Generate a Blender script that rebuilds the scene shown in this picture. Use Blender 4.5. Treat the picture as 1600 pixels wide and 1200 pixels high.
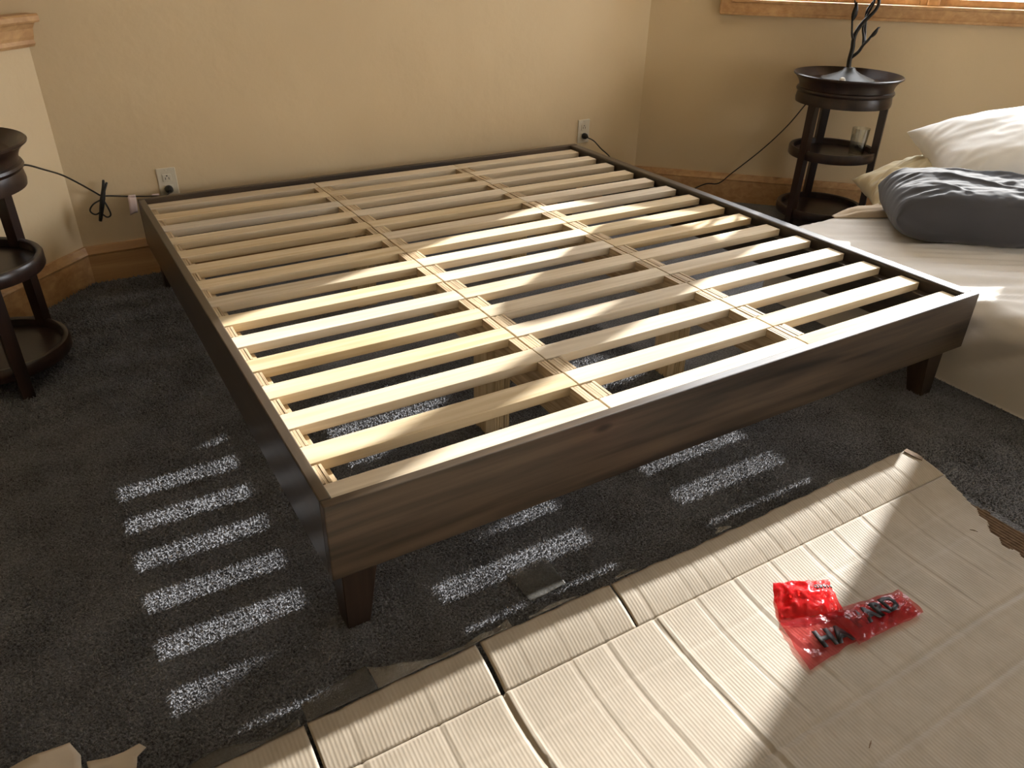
import bpy, bmesh, math, random
import numpy as np
from mathutils import Vector, Matrix, noise as mnoise

# ------------------------------------------------------------------ clear
for o in list(bpy.data.objects):
    bpy.data.objects.remove(o)
random.seed(7)
rng = np.random.default_rng(7)
scene = bpy.context.scene
COL = scene.collection

# ------------------------------------------------------------------ camera
CAM_POS = Vector((-0.3093, -1.1742, 1.2381))
YAW, PITCH, ROLL = 0.5535, 0.5276, 0.0239
fwd = Vector((math.sin(YAW) * math.cos(PITCH), math.cos(YAW) * math.cos(PITCH), -math.sin(PITCH)))
right0 = Vector((math.cos(YAW), -math.sin(YAW), 0))
up0 = right0.cross(fwd)
rightv = math.cos(ROLL) * right0 + math.sin(ROLL) * up0
upv = -math.sin(ROLL) * right0 + math.cos(ROLL) * up0
cam = bpy.data.cameras.new('camera')
cam.sensor_width = 36.0
cam.lens = 1209.46 / 1600 * 36.0
cam.clip_start = 0.02
camo = bpy.data.objects.new('camera', cam)
COL.objects.link(camo)
M = Matrix((rightv, upv, -fwd)).transposed().to_4x4()
M.translation = CAM_POS
camo.matrix_world = M
scene.camera = camo

# ------------------------------------------------------------------ world, sun, exposure
SKY = 15.0
SUN = 13.6
EXPOSURE = 0.0
w = bpy.data.worlds.new('sky')
scene.world = w
w.use_nodes = True
bg = w.node_tree.nodes['Background']
bg.inputs[0].default_value = (0.93, 0.95, 1.0, 1)
bg.inputs[1].default_value = SKY

SUN_DIR = Vector((-2.07, -0.775, -1.0)).normalized()
sl = bpy.data.lights.new('sun', 'SUN')
sl.energy = SUN
sl.angle = 0.012
sl.color = (1.0, 0.965, 0.92)
so = bpy.data.objects.new('sun', sl)
COL.objects.link(so)
so.rotation_euler = SUN_DIR.to_track_quat('-Z', 'Y').to_euler()
so.location = (6, 3, 4)


def portal(center, direction, sx, sy):
    l = bpy.data.lights.new('window_portal', 'AREA')
    l.shape = 'RECTANGLE'
    l.size, l.size_y = sx, sy
    l.cycles.is_portal = True
    o = bpy.data.objects.new('window_portal', l)
    COL.objects.link(o)
    o.location = center
    o.rotation_euler = Vector(direction).to_track_quat('-Z', 'Z').to_euler()


scene.view_settings.view_transform = 'Standard'
scene.view_settings.look = 'None'
scene.view_settings.exposure = EXPOSURE
scene.view_settings.gamma = 1.0
scene.view_settings.use_curve_mapping = False


# ------------------------------------------------------------------ materials
def nt(name):
    m = bpy.data.materials.new(name)
    m.use_nodes = True
    t = m.node_tree
    b = t.nodes['Principled BSDF']
    return m, t, b


def N(t, kind, **kw):
    n = t.nodes.new(kind)
    for k, v in kw.items():
        setattr(n, k, v)
    return n


def ramp(t, stops):
    r = N(t, 'ShaderNodeValToRGB')
    e = r.color_ramp.elements
    while len(e) < len(stops):
        e.new(0.5)
    for i, (p, c) in enumerate(stops):
        e[i].position = p
        e[i].color = (*c, 1)
    return r


def coords(t, scale=(1, 1, 1), rand=False, gen=False, rot=(0, 0, 0)):
    tc = N(t, 'ShaderNodeTexCoord')
    mp = N(t, 'ShaderNodeMapping')
    mp.inputs['Scale'].default_value = scale
    mp.inputs['Rotation'].default_value = rot
    t.links.new(tc.outputs['Generated' if gen else 'Object'], mp.inputs['Vector'])
    if rand:
        oi = N(t, 'ShaderNodeObjectInfo')
        mu = N(t, 'ShaderNodeMath', operation='MULTIPLY')
        mu.inputs[1].default_value = 37.0
        t.links.new(oi.outputs['Random'], mu.inputs[0])
        cb = N(t, 'ShaderNodeCombineXYZ')
        for i in range(3):
            t.links.new(mu.outputs[0], cb.inputs[i])
        t.links.new(cb.outputs[0], mp.inputs['Location'])
    return mp.outputs['Vector']


def bump(t, b, height, strength=0.2, dist=0.002):
    bp = N(t, 'ShaderNodeBump')
    bp.inputs['Strength'].default_value = strength
    bp.inputs['Distance'].default_value = dist
    t.links.new(height, bp.inputs['Height'])
    t.links.new(bp.outputs[0], b.inputs['Normal'])
    return bp


def plain(name, col, rough=0.6, spec=0.5, metal=0.0, var=0.12, nscale=30, bmp=0.0):
    m, t, b = nt(name)
    v = coords(t)
    n = N(t, 'ShaderNodeTexNoise')
    n.inputs['Scale'].default_value = nscale
    n.inputs['Detail'].default_value = 4
    t.links.new(v, n.inputs['Vector'])
    lo = tuple(c * (1 - var) for c in col)
    hi = tuple(min(1, c * (1 + var)) for c in col)
    r = ramp(t, [(0.3, lo), (0.7, hi)])
    t.links.new(n.outputs['Fac'], r.inputs['Fac'])
    t.links.new(r.outputs[0], b.inputs['Base Color'])
    b.inputs['Roughness'].default_value = rough
    b.inputs['Metallic'].default_value = metal
    b.inputs['Specular IOR Level'].default_value = spec
    if bmp:
        bump(t, b, n.outputs['Fac'], bmp)
    return m


def wood(name, dark, light, axis, rough=0.5, spec=0.4, fine=60, coarse=6, rand=True, hue=None, knots=None, gloss_bump=0.1, coat=0.0):
    """procedural grain running along axis (0,1,2)"""
    m, t, b = nt(name)
    sc = [1.0, 1.0, 1.0]
    sc[axis] = 0.045
    v = coords(t, scale=tuple(s * fine for s in sc), rand=rand)
    n = N(t, 'ShaderNodeTexNoise')
    n.inputs['Scale'].default_value = 1.0
    n.inputs['Detail'].default_value = 6
    n.inputs['Distortion'].default_value = 0.6
    t.links.new(v, n.inputs['Vector'])
    sc2 = [1.0, 1.0, 1.0]
    sc2[axis] = 0.12
    v2 = coords(t, scale=tuple(s * coarse for s in sc2), rand=rand)
    n2 = N(t, 'ShaderNodeTexNoise')
    n2.inputs['Scale'].default_value = 1.6
    n2.inputs['Detail'].default_value = 3
    n2.inputs['Distortion'].default_value = 1.2
    t.links.new(v2, n2.inputs['Vector'])
    mx = N(t, 'ShaderNodeMix', data_type='FLOAT')
    mx.inputs[0].default_value = 0.5
    t.links.new(n.outputs['Fac'], mx.inputs[2])
    t.links.new(n2.outputs['Fac'], mx.inputs[3])
    r = ramp(t, [(0.36, dark), (0.5, tuple((a + c) / 2 for a, c in zip(dark, light))), (0.63, light)])
    t.links.new(mx.outputs[0], r.inputs['Fac'])
    col = r.outputs[0]
    if knots:
        sc3 = [1.0, 1.0, 1.0]
        sc3[axis] = 0.45
        if len(knots) > 2:
            sc3[knots[2]] = 0.0
        v3 = coords(t, scale=tuple(s * knots[0] for s in sc3), rand=rand)
        vo = N(t, 'ShaderNodeTexVoronoi')
        vo.inputs['Scale'].default_value = 1.0
        t.links.new(v3, vo.inputs['Vector'])
        kr = ramp(t, [(0.05, (1, 1, 1)), (0.13, (0, 0, 0))])
        t.links.new(vo.outputs['Distance'], kr.inputs['Fac'])
        km = N(t, 'ShaderNodeMix', data_type='RGBA')
        t.links.new(kr.outputs[0], km.inputs[0])
        t.links.new(col, km.inputs[6])
        km.inputs[7].default_value = (*knots[1], 1)
        col = km.outputs[2]
    if rand:
        oi = N(t, 'ShaderNodeObjectInfo')
        hs = N(t, 'ShaderNodeHueSaturation')
        mr = N(t, 'ShaderNodeMapRange')
        mr.inputs['To Min'].default_value = 0.90
        mr.inputs['To Max'].default_value = 1.08
        t.links.new(oi.outputs['Random'], mr.inputs['Value'])
        t.links.new(mr.outputs[0], hs.inputs['Value'])
        if hue:
            mr2 = N(t, 'ShaderNodeMapRange')
            mr2.inputs['To Min'].default_value = hue[0]
            mr2.inputs['To Max'].default_value = hue[1]
            ml = N(t, 'ShaderNodeMath', operation='FRACT')
            mm = N(t, 'ShaderNodeMath', operation='MULTIPLY')
            mm.inputs[1].default_value = 7.31
            t.links.new(oi.outputs['Random'], mm.inputs[0])
            t.links.new(mm.outputs[0], ml.inputs[0])
            t.links.new(ml.outputs[0], mr2.inputs['Value'])
            t.links.new(mr2.outputs[0], hs.inputs['Saturation'])
        t.links.new(col, hs.inputs['Color'])
        col = hs.outputs[0]
    t.links.new(col, b.inputs['Base Color'])
    b.inputs['Roughness'].default_value = rough
    b.inputs['Specular IOR Level'].default_value = spec
    b.inputs['Coat Weight'].default_value = coat
    b.inputs['Coat Roughness'].default_value = 0.3
    bump(t, b, n.outputs['Fac'], gloss_bump, 0.001)
    return m


MAT = {}
MAT['slat'] = wood('pale_pine', (0.565, 0.45, 0.305), (0.735, 0.63, 0.475), 0, rough=0.75, spec=0.12, hue=(0.8, 1.28))
MAT['ply'] = wood('plywood_edge', (0.36, 0.25, 0.14), (0.66, 0.52, 0.34), 1, rough=0.65, fine=160, coarse=30)
MAT['plyv'] = wood('plywood_block', (0.50, 0.37, 0.20), (0.70, 0.56, 0.36), 2, rough=0.65, fine=120, coarse=12)
MAT['board_x'] = wood('dark_stained_pine', (0.018, 0.0125, 0.0085), (0.098, 0.066, 0.041), 0, rough=0.36, spec=0.5, fine=45, coarse=7,
                      rand=False, knots=(9.0, (0.014, 0.009, 0.006), 1))
MAT['board_y'] = wood('dark_stained_rail', (0.024, 0.017, 0.012), (0.066, 0.047, 0.032), 1, rough=0.36, spec=0.5, fine=45, coarse=7, rand=False, coat=0.5)
MAT['leg'] = wood('dark_stained_leg', (0.020, 0.013, 0.009), (0.05, 0.030, 0.020), 2, rough=0.4, fine=50, coarse=8)
MAT['trim'] = wood('knotty_pine_trim', (0.40, 0.215, 0.09), (0.60, 0.37, 0.175), 0, rough=0.4, fine=40, coarse=6, rand=False,
                   knots=(4.5, (0.13, 0.05, 0.02)))
MAT['table'] = wood('espresso_wood', (0.010, 0.0055, 0.0042), (0.034, 0.016, 0.011), 2, rough=0.32, spec=0.5, fine=30, coarse=5)
MAT['cord'] = plain('black_cord', (0.012, 0.011, 0.010), 0.45)
MAT['plate'] = plain('ivory_plastic', (0.62, 0.56, 0.44), 0.35, var=0.03)
MAT['slot'] = plain('outlet_slot', (0.02, 0.018, 0.015), 0.6)
MAT['tag'] = plain('pale_pink_tag', (0.72, 0.58, 0.56), 0.4, var=0.05)
MAT['bronze'] = plain('dark_bronze', (0.020, 0.018, 0.016), 0.42, spec=0.5, metal=0.5, var=0.3)
MAT['base_bronze'] = plain('grey_bronze_base', (0.055, 0.053, 0.048), 0.45, spec=0.5, metal=0.2, var=0.2)
MAT['cap'] = plain('pale_stud', (0.75, 0.73, 0.68), 0.4, var=0.05)
MAT['brown_torn'] = plain('torn_brown_paper', (0.16, 0.105, 0.065), 0.9, var=0.25, nscale=80)


def wall_mat():
    m, t, b = nt('tan_wall_paint')
    v = coords(t)
    n = N(t, 'ShaderNodeTexNoise')
    n.inputs['Scale'].default_value = 9
    n.inputs['Detail'].default_value = 5
    t.links.new(v, n.inputs['Vector'])
    r = ramp(t, [(0.3, (0.64, 0.50, 0.315)), (0.7, (0.69, 0.545, 0.345))])
    n1 = N(t, 'ShaderNodeTexNoise')
    n1.inputs['Scale'].default_value = 2.0
    t.links.new(v, n1.inputs['Vector'])
    t.links.new(n1.outputs['Fac'], r.inputs['Fac'])
    t.links.new(r.outputs[0], b.inputs['Base Color'])
    b.inputs['Roughness'].default_value = 0.75
    b.inputs['Specular IOR Level'].default_value = 0.25
    bump(t, b, n.outputs['Fac'], 0.35, 0.012)
    return m


MAT['wall'] = wall_mat()
MAT['ceiling'] = plain('ceiling_paint', (0.70, 0.62, 0.48), 0.85, var=0.03, nscale=6)


def carpet_mat():
    m, t, b = nt('charcoal_carpet')
    v = coords(t)
    n = N(t, 'ShaderNodeTexNoise')
    n.inputs['Scale'].default_value = 190
    n.inputs['Detail'].default_value = 3
    t.links.new(v, n.inputs['Vector'])
    n2 = N(t, 'ShaderNodeTexNoise')
    n2.inputs['Scale'].default_value = 7
    n2.inputs['Detail'].default_value = 4
    t.links.new(v, n2.inputs['Vector'])
    mx = N(t, 'ShaderNodeMix', data_type='FLOAT')
    mx.inputs[0].default_value = 0.35
    t.links.new(n.outputs['Fac'], mx.inputs[2])
    t.links.new(n2.outputs['Fac'], mx.inputs[3])
    r = ramp(t, [(0.36, (0.044, 0.044, 0.048)), (0.66, (0.265, 0.270, 0.295))])
    t.links.new(mx.outputs[0], r.inputs['Fac'])
    t.links.new(r.outputs[0], b.inputs['Base Color'])
    b.inputs['Roughness'].default_value = 0.95
    b.inputs['Specular IOR Level'].default_value = 0.1
    b.inputs['Sheen Weight'].default_value = 0.25
    bump(t, b, n.outputs['Fac'], 1.0, 0.006)
    return m


MAT['carpet'] = carpet_mat()


def fabric(name, col, rough=0.85, sheen=0.2, var=0.06, scale=400):
    m, t, b = nt(name)
    v = coords(t)
    n = N(t, 'ShaderNodeTexNoise')
    n.inputs['Scale'].default_value = 5
    n.inputs['Detail'].default_value = 4
    t.links.new(v, n.inputs['Vector'])
    r = ramp(t, [(0.3, tuple(c * (1 - var) for c in col)), (0.7, tuple(min(1, c * (1 + var)) for c in col))])
    t.links.new(n.outputs['Fac'], r.inputs['Fac'])
    t.links.new(r.outputs[0], b.inputs['Base Color'])
    b.inputs['Roughness'].default_value = rough
    b.inputs['Specular IOR Level'].default_value = 0.2
    b.inputs['Sheen Weight'].default_value = sheen
    wv = N(t, 'ShaderNodeTexNoise')
    wv.inputs['Scale'].default_value = scale
    t.links.new(v, wv.inputs['Vector'])
    bump(t, b, wv.outputs['Fac'], 0.15, 0.001)
    return m


MAT['sheet'] = fabric('off_white_sheet', (0.66, 0.62, 0.57))
MAT['beige_sheet'] = fabric('beige_sheet', (0.60, 0.49, 0.36))
MAT['white_pillow'] = fabric('white_cotton', (0.84, 0.83, 0.81))
MAT['cream_pillow'] = fabric('cream_cotton', (0.70, 0.62, 0.44))
MAT['grey_pillow'] = fabric('charcoal_cotton', (0.062, 0.062, 0.070), sheen=0.2)
MAT['shade'] = fabric('parchment_shade', (0.55, 0.45, 0.30))


def cardboard_mat(name, flute_strength=0.5):
    m, t, b = nt(name)
    v = coords(t)
    n = N(t, 'ShaderNodeTexNoise')
    n.inputs['Scale'].default_value = 14
    n.inputs['Detail'].default_value = 5
    t.links.new(v, n.inputs['Vector'])
    vf = coords(t, scale=(260, 40, 40))
    nf = N(t, 'ShaderNodeTexNoise')
    nf.inputs['Scale'].default_value = 1.0
    t.links.new(vf, nf.inputs['Vector'])
    mx = N(t, 'ShaderNodeMix', data_type='FLOAT')
    mx.inputs[0].default_value = 0.4
    t.links.new(n.outputs['Fac'], mx.inputs[2])
    t.links.new(nf.outputs['Fac'], mx.inputs[3])
    r = ramp(t, [(0.35, (0.30, 0.25, 0.188)), (0.65, (0.365, 0.307, 0.238))])
    t.links.new(mx.outputs[0], r.inputs['Fac'])
    t.links.new(r.outputs[0], b.inputs['Base Color'])
    b.inputs['Roughness'].default_value = 0.62
    b.inputs['Specular IOR Level'].default_value = 0.35
    wv = N(t, 'ShaderNodeTexWave', wave_type='BANDS', bands_direction='X')
    wv.inputs['Scale'].default_value = 2 * math.pi / 0.0075 / 20.0
    wv.inputs['Distortion'].default_value = 0.25
    t.links.new(v, wv.inputs['Vector'])
    bump(t, b, wv.outputs['Fac'], flute_strength, 0.0006)
    return m


MAT['card'] = cardboard_mat('cardboard', 0.33)


def film(name, tint, fac, rough, body):
    m, t, b = nt(name)
    b.inputs['Base Color'].default_value = (*body, 1)
    b.inputs['Roughness'].default_value = rough
    b.inputs['Specular IOR Level'].default_value = 0.6
    v = coords(t)
    n = N(t, 'ShaderNodeTexNoise')
    n.inputs['Scale'].default_value = 45
    n.inputs['Detail'].default_value = 3
    t.links.new(v, n.inputs['Vector'])
    bump(t, b, n.outputs['Fac'], 0.5, 0.006)
    tr = N(t, 'ShaderNodeBsdfTransparent')
    tr.inputs[0].default_value = (*tint, 1)
    mx = N(t, 'ShaderNodeMixShader')
    mx.inputs[0].default_value = fac
    out = t.nodes['Material Output']
    t.links.new(tr.outputs[0], mx.inputs[1])
    t.links.new(b.outputs[0], mx.inputs[2])
    t.links.new(mx.outputs[0], out.inputs[0])
    return m


MAT['red_film'] = film('red_plastic_film', (0.94, 0.15, 0.14), 0.5, 0.16, (0.66, 0.02, 0.025))
MAT['red_film_thin'] = film('red_plastic_film_single', (0.90, 0.42, 0.40), 0.33, 0.14, (0.42, 0.03, 0.04))
MAT['ink'] = plain('black_ink', (0.010, 0.008, 0.010), 0.5, spec=0.3)
MAT['clear_film'] = film('clear_tape', (0.86, 0.85, 0.82), 0.42, 0.3, (0.32, 0.30, 0.27))
MAT['grey_film'] = film('grey_tape', (0.78, 0.77, 0.75), 0.42, 0.35, (0.13, 0.125, 0.115))
MAT['paper'] = plain('kraft_scrap', (0.50, 0.43, 0.35), 0.7, var=0.05)


def glass_mat(name, gloss=0.07, tint=(1, 1, 1)):
    m, t, b = nt(name)
    g = N(t, 'ShaderNodeBsdfGlossy')
    g.inputs['Roughness'].default_value = 0.02
    tr = N(t, 'ShaderNodeBsdfTransparent')
    tr.inputs[0].default_value = (*tint, 1)
    fr = N(t, 'ShaderNodeLayerWeight')
    fr.inputs[0].default_value = 0.35
    mu = N(t, 'ShaderNodeMath', operation='MULTIPLY_ADD')
    mu.inputs[1].default_value = 0.5
    mu.inputs[2].default_value = gloss
    t.links.new(fr.outputs['Facing'], mu.inputs[0])
    mx = N(t, 'ShaderNodeMixShader')
    t.links.new(mu.outputs[0], mx.inputs[0])
    t.links.new(tr.outputs[0], mx.inputs[1])
    t.links.new(g.outputs[0], mx.inputs[2])
    t.links.new(mx.outputs[0], t.nodes['Material Output'].inputs[0])
    return m


MAT['glass'] = glass_mat('drinking_glass', 0.12, (0.93, 0.94, 0.93))
m_, t_, b_ = nt('window_glass')
tr_ = N(t_, 'ShaderNodeBsdfTransparent')
tr_.inputs[0].default_value = (0.97, 0.98, 0.98, 1)
t_.links.new(tr_.outputs[0], t_.nodes['Material Output'].inputs[0])
MAT['pane'] = m_


# ------------------------------------------------------------------ mesh helpers
def link(o, parent=None):
    COL.objects.link(o)
    if parent is not None:
        o.parent = parent
    return o


def mesh_obj(name, verts, faces, mat, parent=None, smooth=False):
    me = bpy.data.meshes.new(name)
    me.from_pydata([tuple(v) for v in verts], [], faces)
    if smooth:
        me.shade_smooth()
    me.materials.append(MAT[mat] if isinstance(mat, str) else mat)
    me.update()
    return link(bpy.data.objects.new(name, me), parent)


def from_bm(name, bm, mat, parent=None, smooth=False):
    me = bpy.data.meshes.new(name)
    bmesh.ops.recalc_face_normals(bm, faces=bm.faces)
    bm.to_mesh(me)
    bm.free()
    if smooth:
        me.shade_smooth()
    me.materials.append(MAT[mat] if isinstance(mat, str) else mat)
    return link(bpy.data.objects.new(name, me), parent)


def bm_box(bm, lo, hi, bev=0.0, mtx=None):
    r = bmesh.ops.create_cube(bm, size=1.0)
    vs = r['verts']
    c = [(a + b) / 2 for a, b in zip(lo, hi)]
    s = [b - a for a, b in zip(lo, hi)]
    for v in vs:
        v.co = Vector((c[0] + v.co.x * s[0], c[1] + v.co.y * s[1], c[2] + v.co.z * s[2]))
    if bev:
        es = list({e for v in vs for e in v.link_edges})
        rr = bmesh.ops.bevel(bm, geom=es, offset=bev, segments=2, profile=0.5, affect='EDGES')
        vs = list({v for f in rr['faces'] for v in f.verts} | {v for v in vs if v.is_valid})
    if mtx is not None:
        for v in vs:
            if v.is_valid:
                v.co = mtx @ v.co
    return vs


def box(name, lo, hi, mat, parent=None, bev=0.0, mtx=None):
    bm = bmesh.new()
    bm_box(bm, lo, hi, bev, mtx)
    return from_bm(name, bm, mat, parent)


def empty(name, loc, label, cat, group=None, rz=0.0):
    o = bpy.data.objects.new(name, None)
    o.empty_display_size = 0.1
    o.location = loc
    o.rotation_euler = (0, 0, rz)
    COL.objects.link(o)
    return tag(o, label, cat, group)


def tag(o, label, cat, group=None):
    o['label'] = label
    o['category'] = cat
    if group:
        o['group'] = group
    return o


def struct(o):
    o['kind'] = 'structure'
    return o


def tube(name, pts, rad, mat, parent=None, sides=10, closed=False, sub=4, cap=True):
    """smooth tube through pts (Catmull-Rom); rad is a number or a list"""
    P = [Vector(p) for p in pts]
    R = rad if isinstance(rad, (list, tuple)) else [rad] * len(P)
    path, rr = [], []
    n = len(P)
    for i in range(n - 1):
        p0, p1, p2, p3 = P[max(i - 1, 0)], P[i], P[i + 1], P[min(i + 2, n - 1)]
        for k in range(sub):
            u = k / sub
            path.append(0.5 * ((2 * p1) + (-p0 + p2) * u + (2 * p0 - 5 * p1 + 4 * p2 - p3) * u * u + (-p0 + 3 * p1 - 3 * p2 + p3) * u ** 3))
            rr.append(R[i] * (1 - u) + R[i + 1] * u)
    path.append(P[-1])
    rr.append(R[-1])
    verts, faces = [], []
    prev = None
    for i, p in enumerate(path):
        d = (path[min(i + 1, len(path) - 1)] - path[max(i - 1, 0)]).normalized()
        if prev is None:
            a = d.orthogonal().normalized()
        else:
            a = (prev - d * prev.dot(d))
            a = a.normalized() if a.length > 1e-6 else d.orthogonal().normalized()
        prev = a
        b = d.cross(a)
        for k in range(sides):
            t = 2 * math.pi * k / sides
            verts.append(p + (a * math.cos(t) + b * math.sin(t)) * rr[i])
    for i in range(len(path) - 1):
        for k in range(sides):
            k2 = (k + 1) % sides
            faces.append((i * sides + k, i * sides + k2, (i + 1) * sides + k2, (i + 1) * sides + k))
    if cap:
        faces.append(tuple(reversed(range(sides))))
        faces.append(tuple((len(path) - 1) * sides + k for k in range(sides)))
    return mesh_obj(name, verts, faces, mat, parent, smooth=True)


def lathe(name, prof, mat, parent=None, seg=64, smooth=True):
    """prof: closed list of (r,z)"""
    verts, faces = [], []
    m = len(prof)
    for k in range(seg):
        a = 2 * math.pi * k / seg
        for r, z in prof:
            verts.append((r * math.cos(a), r * math.sin(a), z))
    for k in range(seg):
        k2 = (k + 1) % seg
        for i in range(m - 1):
            faces.append((k * m + i, k2 * m + i, k2 * m + i + 1, k * m + i + 1))
    o = mesh_obj(name, verts, faces, mat, parent, smooth=False)
    bm = bmesh.new()
    bm.from_mesh(o.data)
    bmesh.ops.remove_doubles(bm, verts=bm.verts, dist=1e-5)
    bmesh.ops.recalc_face_normals(bm, faces=bm.faces)
    for f in bm.faces:
        f.smooth = smooth
    for e in bm.edges:
        if len(e.link_faces) == 2 and e.calc_face_angle() > 0.6:
            e.smooth = False
    bm.to_mesh(o.data)
    bm.free()
    return o


def grid_obj(name, X, Y, Z, mat, parent=None, thick=0.0, mask=None, smooth=True):
    """X,Y,Z: 2D arrays; optional thickness downwards; mask: quads kept"""
    h, wd = X.shape
    V = np.stack([X, Y, Z], -1).reshape(-1, 3)
    idx = np.arange(h * wd).reshape(h, wd)
    q = np.stack([idx[:-1, :-1], idx[:-1, 1:], idx[1:, 1:], idx[1:, :-1]], -1)
    if mask is not None:
        q = q[mask]
    F = q.reshape(-1, 4)
    if thick:
        n = len(V)
        V2 = V.copy()
        V2[:, 2] -= thick
        # boundary edges
        from collections import defaultdict
        cnt = defaultdict(int)
        ed = np.concatenate([F[:, [0, 1]], F[:, [1, 2]], F[:, [2, 3]], F[:, [3, 0]]])
        key = np.sort(ed, 1)
        uk, inv, c = np.unique(key, axis=0, return_inverse=True, return_counts=True)
        be = ed[c[inv.ravel()] == 1]
        side = np.stack([be[:, 1], be[:, 0], be[:, 0] + n, be[:, 1] + n], -1)
        F = np.concatenate([F, F[:, ::-1] + n, side])
        V = np.concatenate([V, V2])
    used = np.unique(F)
    remap = np.full(len(V), -1)
    remap[used] = np.arange(len(used))
    V = V[used]
    F = remap[F]
    return np_mesh(name, V, F, mat, parent, smooth)


def np_mesh(name, V, F, mat, parent=None, smooth=False):
    me = bpy.data.meshes.new(name)
    k = F.shape[1]
    me.vertices.add(len(V))
    me.vertices.foreach_set('co', np.asarray(V, np.float32).ravel())
    me.loops.add(F.size)
    me.loops.foreach_set('vertex_index', np.asarray(F, np.int32).ravel())
    me.polygons.add(len(F))
    me.polygons.foreach_set('loop_start', np.arange(0, F.size, k, dtype=np.int32))
    me.update(calc_edges=True)
    me.validate()
    if smooth:
        me.shade_smooth()
    me.materials.append(MAT[mat] if isinstance(mat, str) else mat)
    return link(bpy.data.objects.new(name, me), parent)


def fbm(x, y, z=0.0, octv=4):
    return mnoise.fractal(Vector((x, y, z)), 0.9, 2.1, octv)


vnoise = np.vectorize(lambda x, y, z: mnoise.noise(Vector((x, y, z))))

# ------------------------------------------------------------------ setting
YW = 2.135                 # back wall plane
KR = 4.63                  # right bay wall: x + y = KR
KL = -2.375                # left half wall: x - y = KL
CEIL = 2.65
XL, XR, YF = -2.6, 4.75, -5.4
cornerR = (KR - YW, YW)
cornerL = (KL + YW, YW)
TH = 0.14

floor = struct(box('floor', (XL - .2, YF - .2, -0.10), (XR + .2, YW + .6, 0.0), 'carpet'))
bm = bmesh.new()
vs = [bm.verts.new((x, y, CEIL)) for x, y in ((XL - TH, YF - TH), (XR + TH, YF - TH), (XR + TH, KR - XR + .05), (KR - YW + .05, YW + TH), (XL - TH, YW + TH))]
bm.faces.new(vs)
ex = bmesh.ops.extrude_face_region(bm, geom=bm.faces[:])
for v in ex['geom']:
    if isinstance(v, bmesh.types.BMVert):
        v.co.z += .1
struct(from_bm('ceiling', bm, 'ceiling'))
struct(box('wall_back', (XL - .2, YW, 0), (cornerR[0] + .02, YW + TH, CEIL), 'wall'))


def wall_with_hole(name, origin, direction, length, hole, outward):
    """vertical wall from origin along direction; hole = (s0,s1,z0,z1)"""
    d = Vector((*direction, 0)).normalized()
    nrm = Vector((*outward, 0)).normalized()
    mtx = Matrix(((d.x, nrm.x, 0, origin[0]), (d.y, nrm.y, 0, origin[1]), (0, 0, 1, 0), (0, 0, 0, 1)))
    bm = bmesh.new()
    s0, s1, z0, z1 = hole
    for lo, hi in (((0, 0, 0), (s0, TH, CEIL)), ((s1, 0, 0), (length, TH, CEIL)), ((s0, 0, 0), (s1, TH, z0)), ((s0, 0, z1), (s1, TH, CEIL))):
        bm_box(bm, lo, hi, 0, mtx)
    return struct(from_bm(name, bm, 'wall')), mtx


R2 = math.sqrt(.5)
WIN = (0.385, 2.205, 0.965, 2.16)
LENR = (XR - cornerR[0]) / R2
wr, MR = wall_with_hole('wall_right', cornerR, (1, -1), LENR, WIN, (1, 1))
yend = KR - XR
FILL_WIN = (0.3, 3.1, 0.4, 1.8)  # opening added in the unseen side wall to let in fill skylight
ws, MS = wall_with_hole('wall_side', (XR, YF), (0, 1), yend + .05 - YF, FILL_WIN, (1, 0))
struct(box('wall_front', (XL - .15, YF - TH, 0), (XR + .15, YF, CEIL), 'wall'))
struct(box('wall_left', (XL - TH, YF, 0), (XL, YW, CEIL), 'wall'))

# half wall under the left ledge
d = Vector((-R2, -R2, 0))
nrm = Vector((-R2, R2, 0))
MLH = Matrix(((d.x, nrm.x, 0, cornerL[0]), (d.y, nrm.y, 0, cornerL[1]), (0, 0, 1, 0), (0, 0, 0, 1)))
struct(box('wall_half', (0.0, 0, 0), (2.6, 0.12, 0.905), 'wall', mtx=MLH))
bm = bmesh.new()
# filled deck behind the ledge cap
vs = [bm.verts.new(p) for p in ((cornerL[0], YW, 0.905), (XL, YW, 0.905), (XL, XL - KL, 0.905))]
bm.faces.new(vs)
r_ = bmesh.ops.extrude_face_region(bm, geom=bm.faces[:])
for v in r_['geom']:
    if isinstance(v, bmesh.types.BMVert):
        v.co.z = 0.955
struct(from_bm('wall_ledge_deck', bm, 'wall'))


def profile_run(name, prof, length, mtx, mat, parent=None, s0=0.0):
    """prof: list of (depth into room, z); extruded along local x"""
    verts, faces = [], []
    n = len(prof)
    for s in (s0, length):
        for dp, z in prof:
            verts.append(mtx @ Vector((s, -dp, z)))
    for i in range(n):
        j = (i + 1) % n
        faces.append((i, j, n + j, n + i))
    faces.append(tuple(range(n)))
    faces.append(tuple(range(2 * n - 1, n - 1, -1)))
    o = mesh_obj(name, verts, faces, mat, parent)
    bm = bmesh.new()
    bm.from_mesh(o.data)
    bmesh.ops.recalc_face_normals(bm, faces=bm.faces)
    bm.to_mesh(o.data)
    bm.free()
    return o


trim1 = profile_run('trim_1', [(0, .868), (.012, .868), (.020, .878), (.016, .890), (.020, .900), (.024, .925), (.034, .940), (.040, .945),
                               (.056, .946), (.060, .952), (.060, .966), (.055, .972), (0, .972)], 2.4, MLH, 'trim', s0=-0.012)
struct(trim1)

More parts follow.
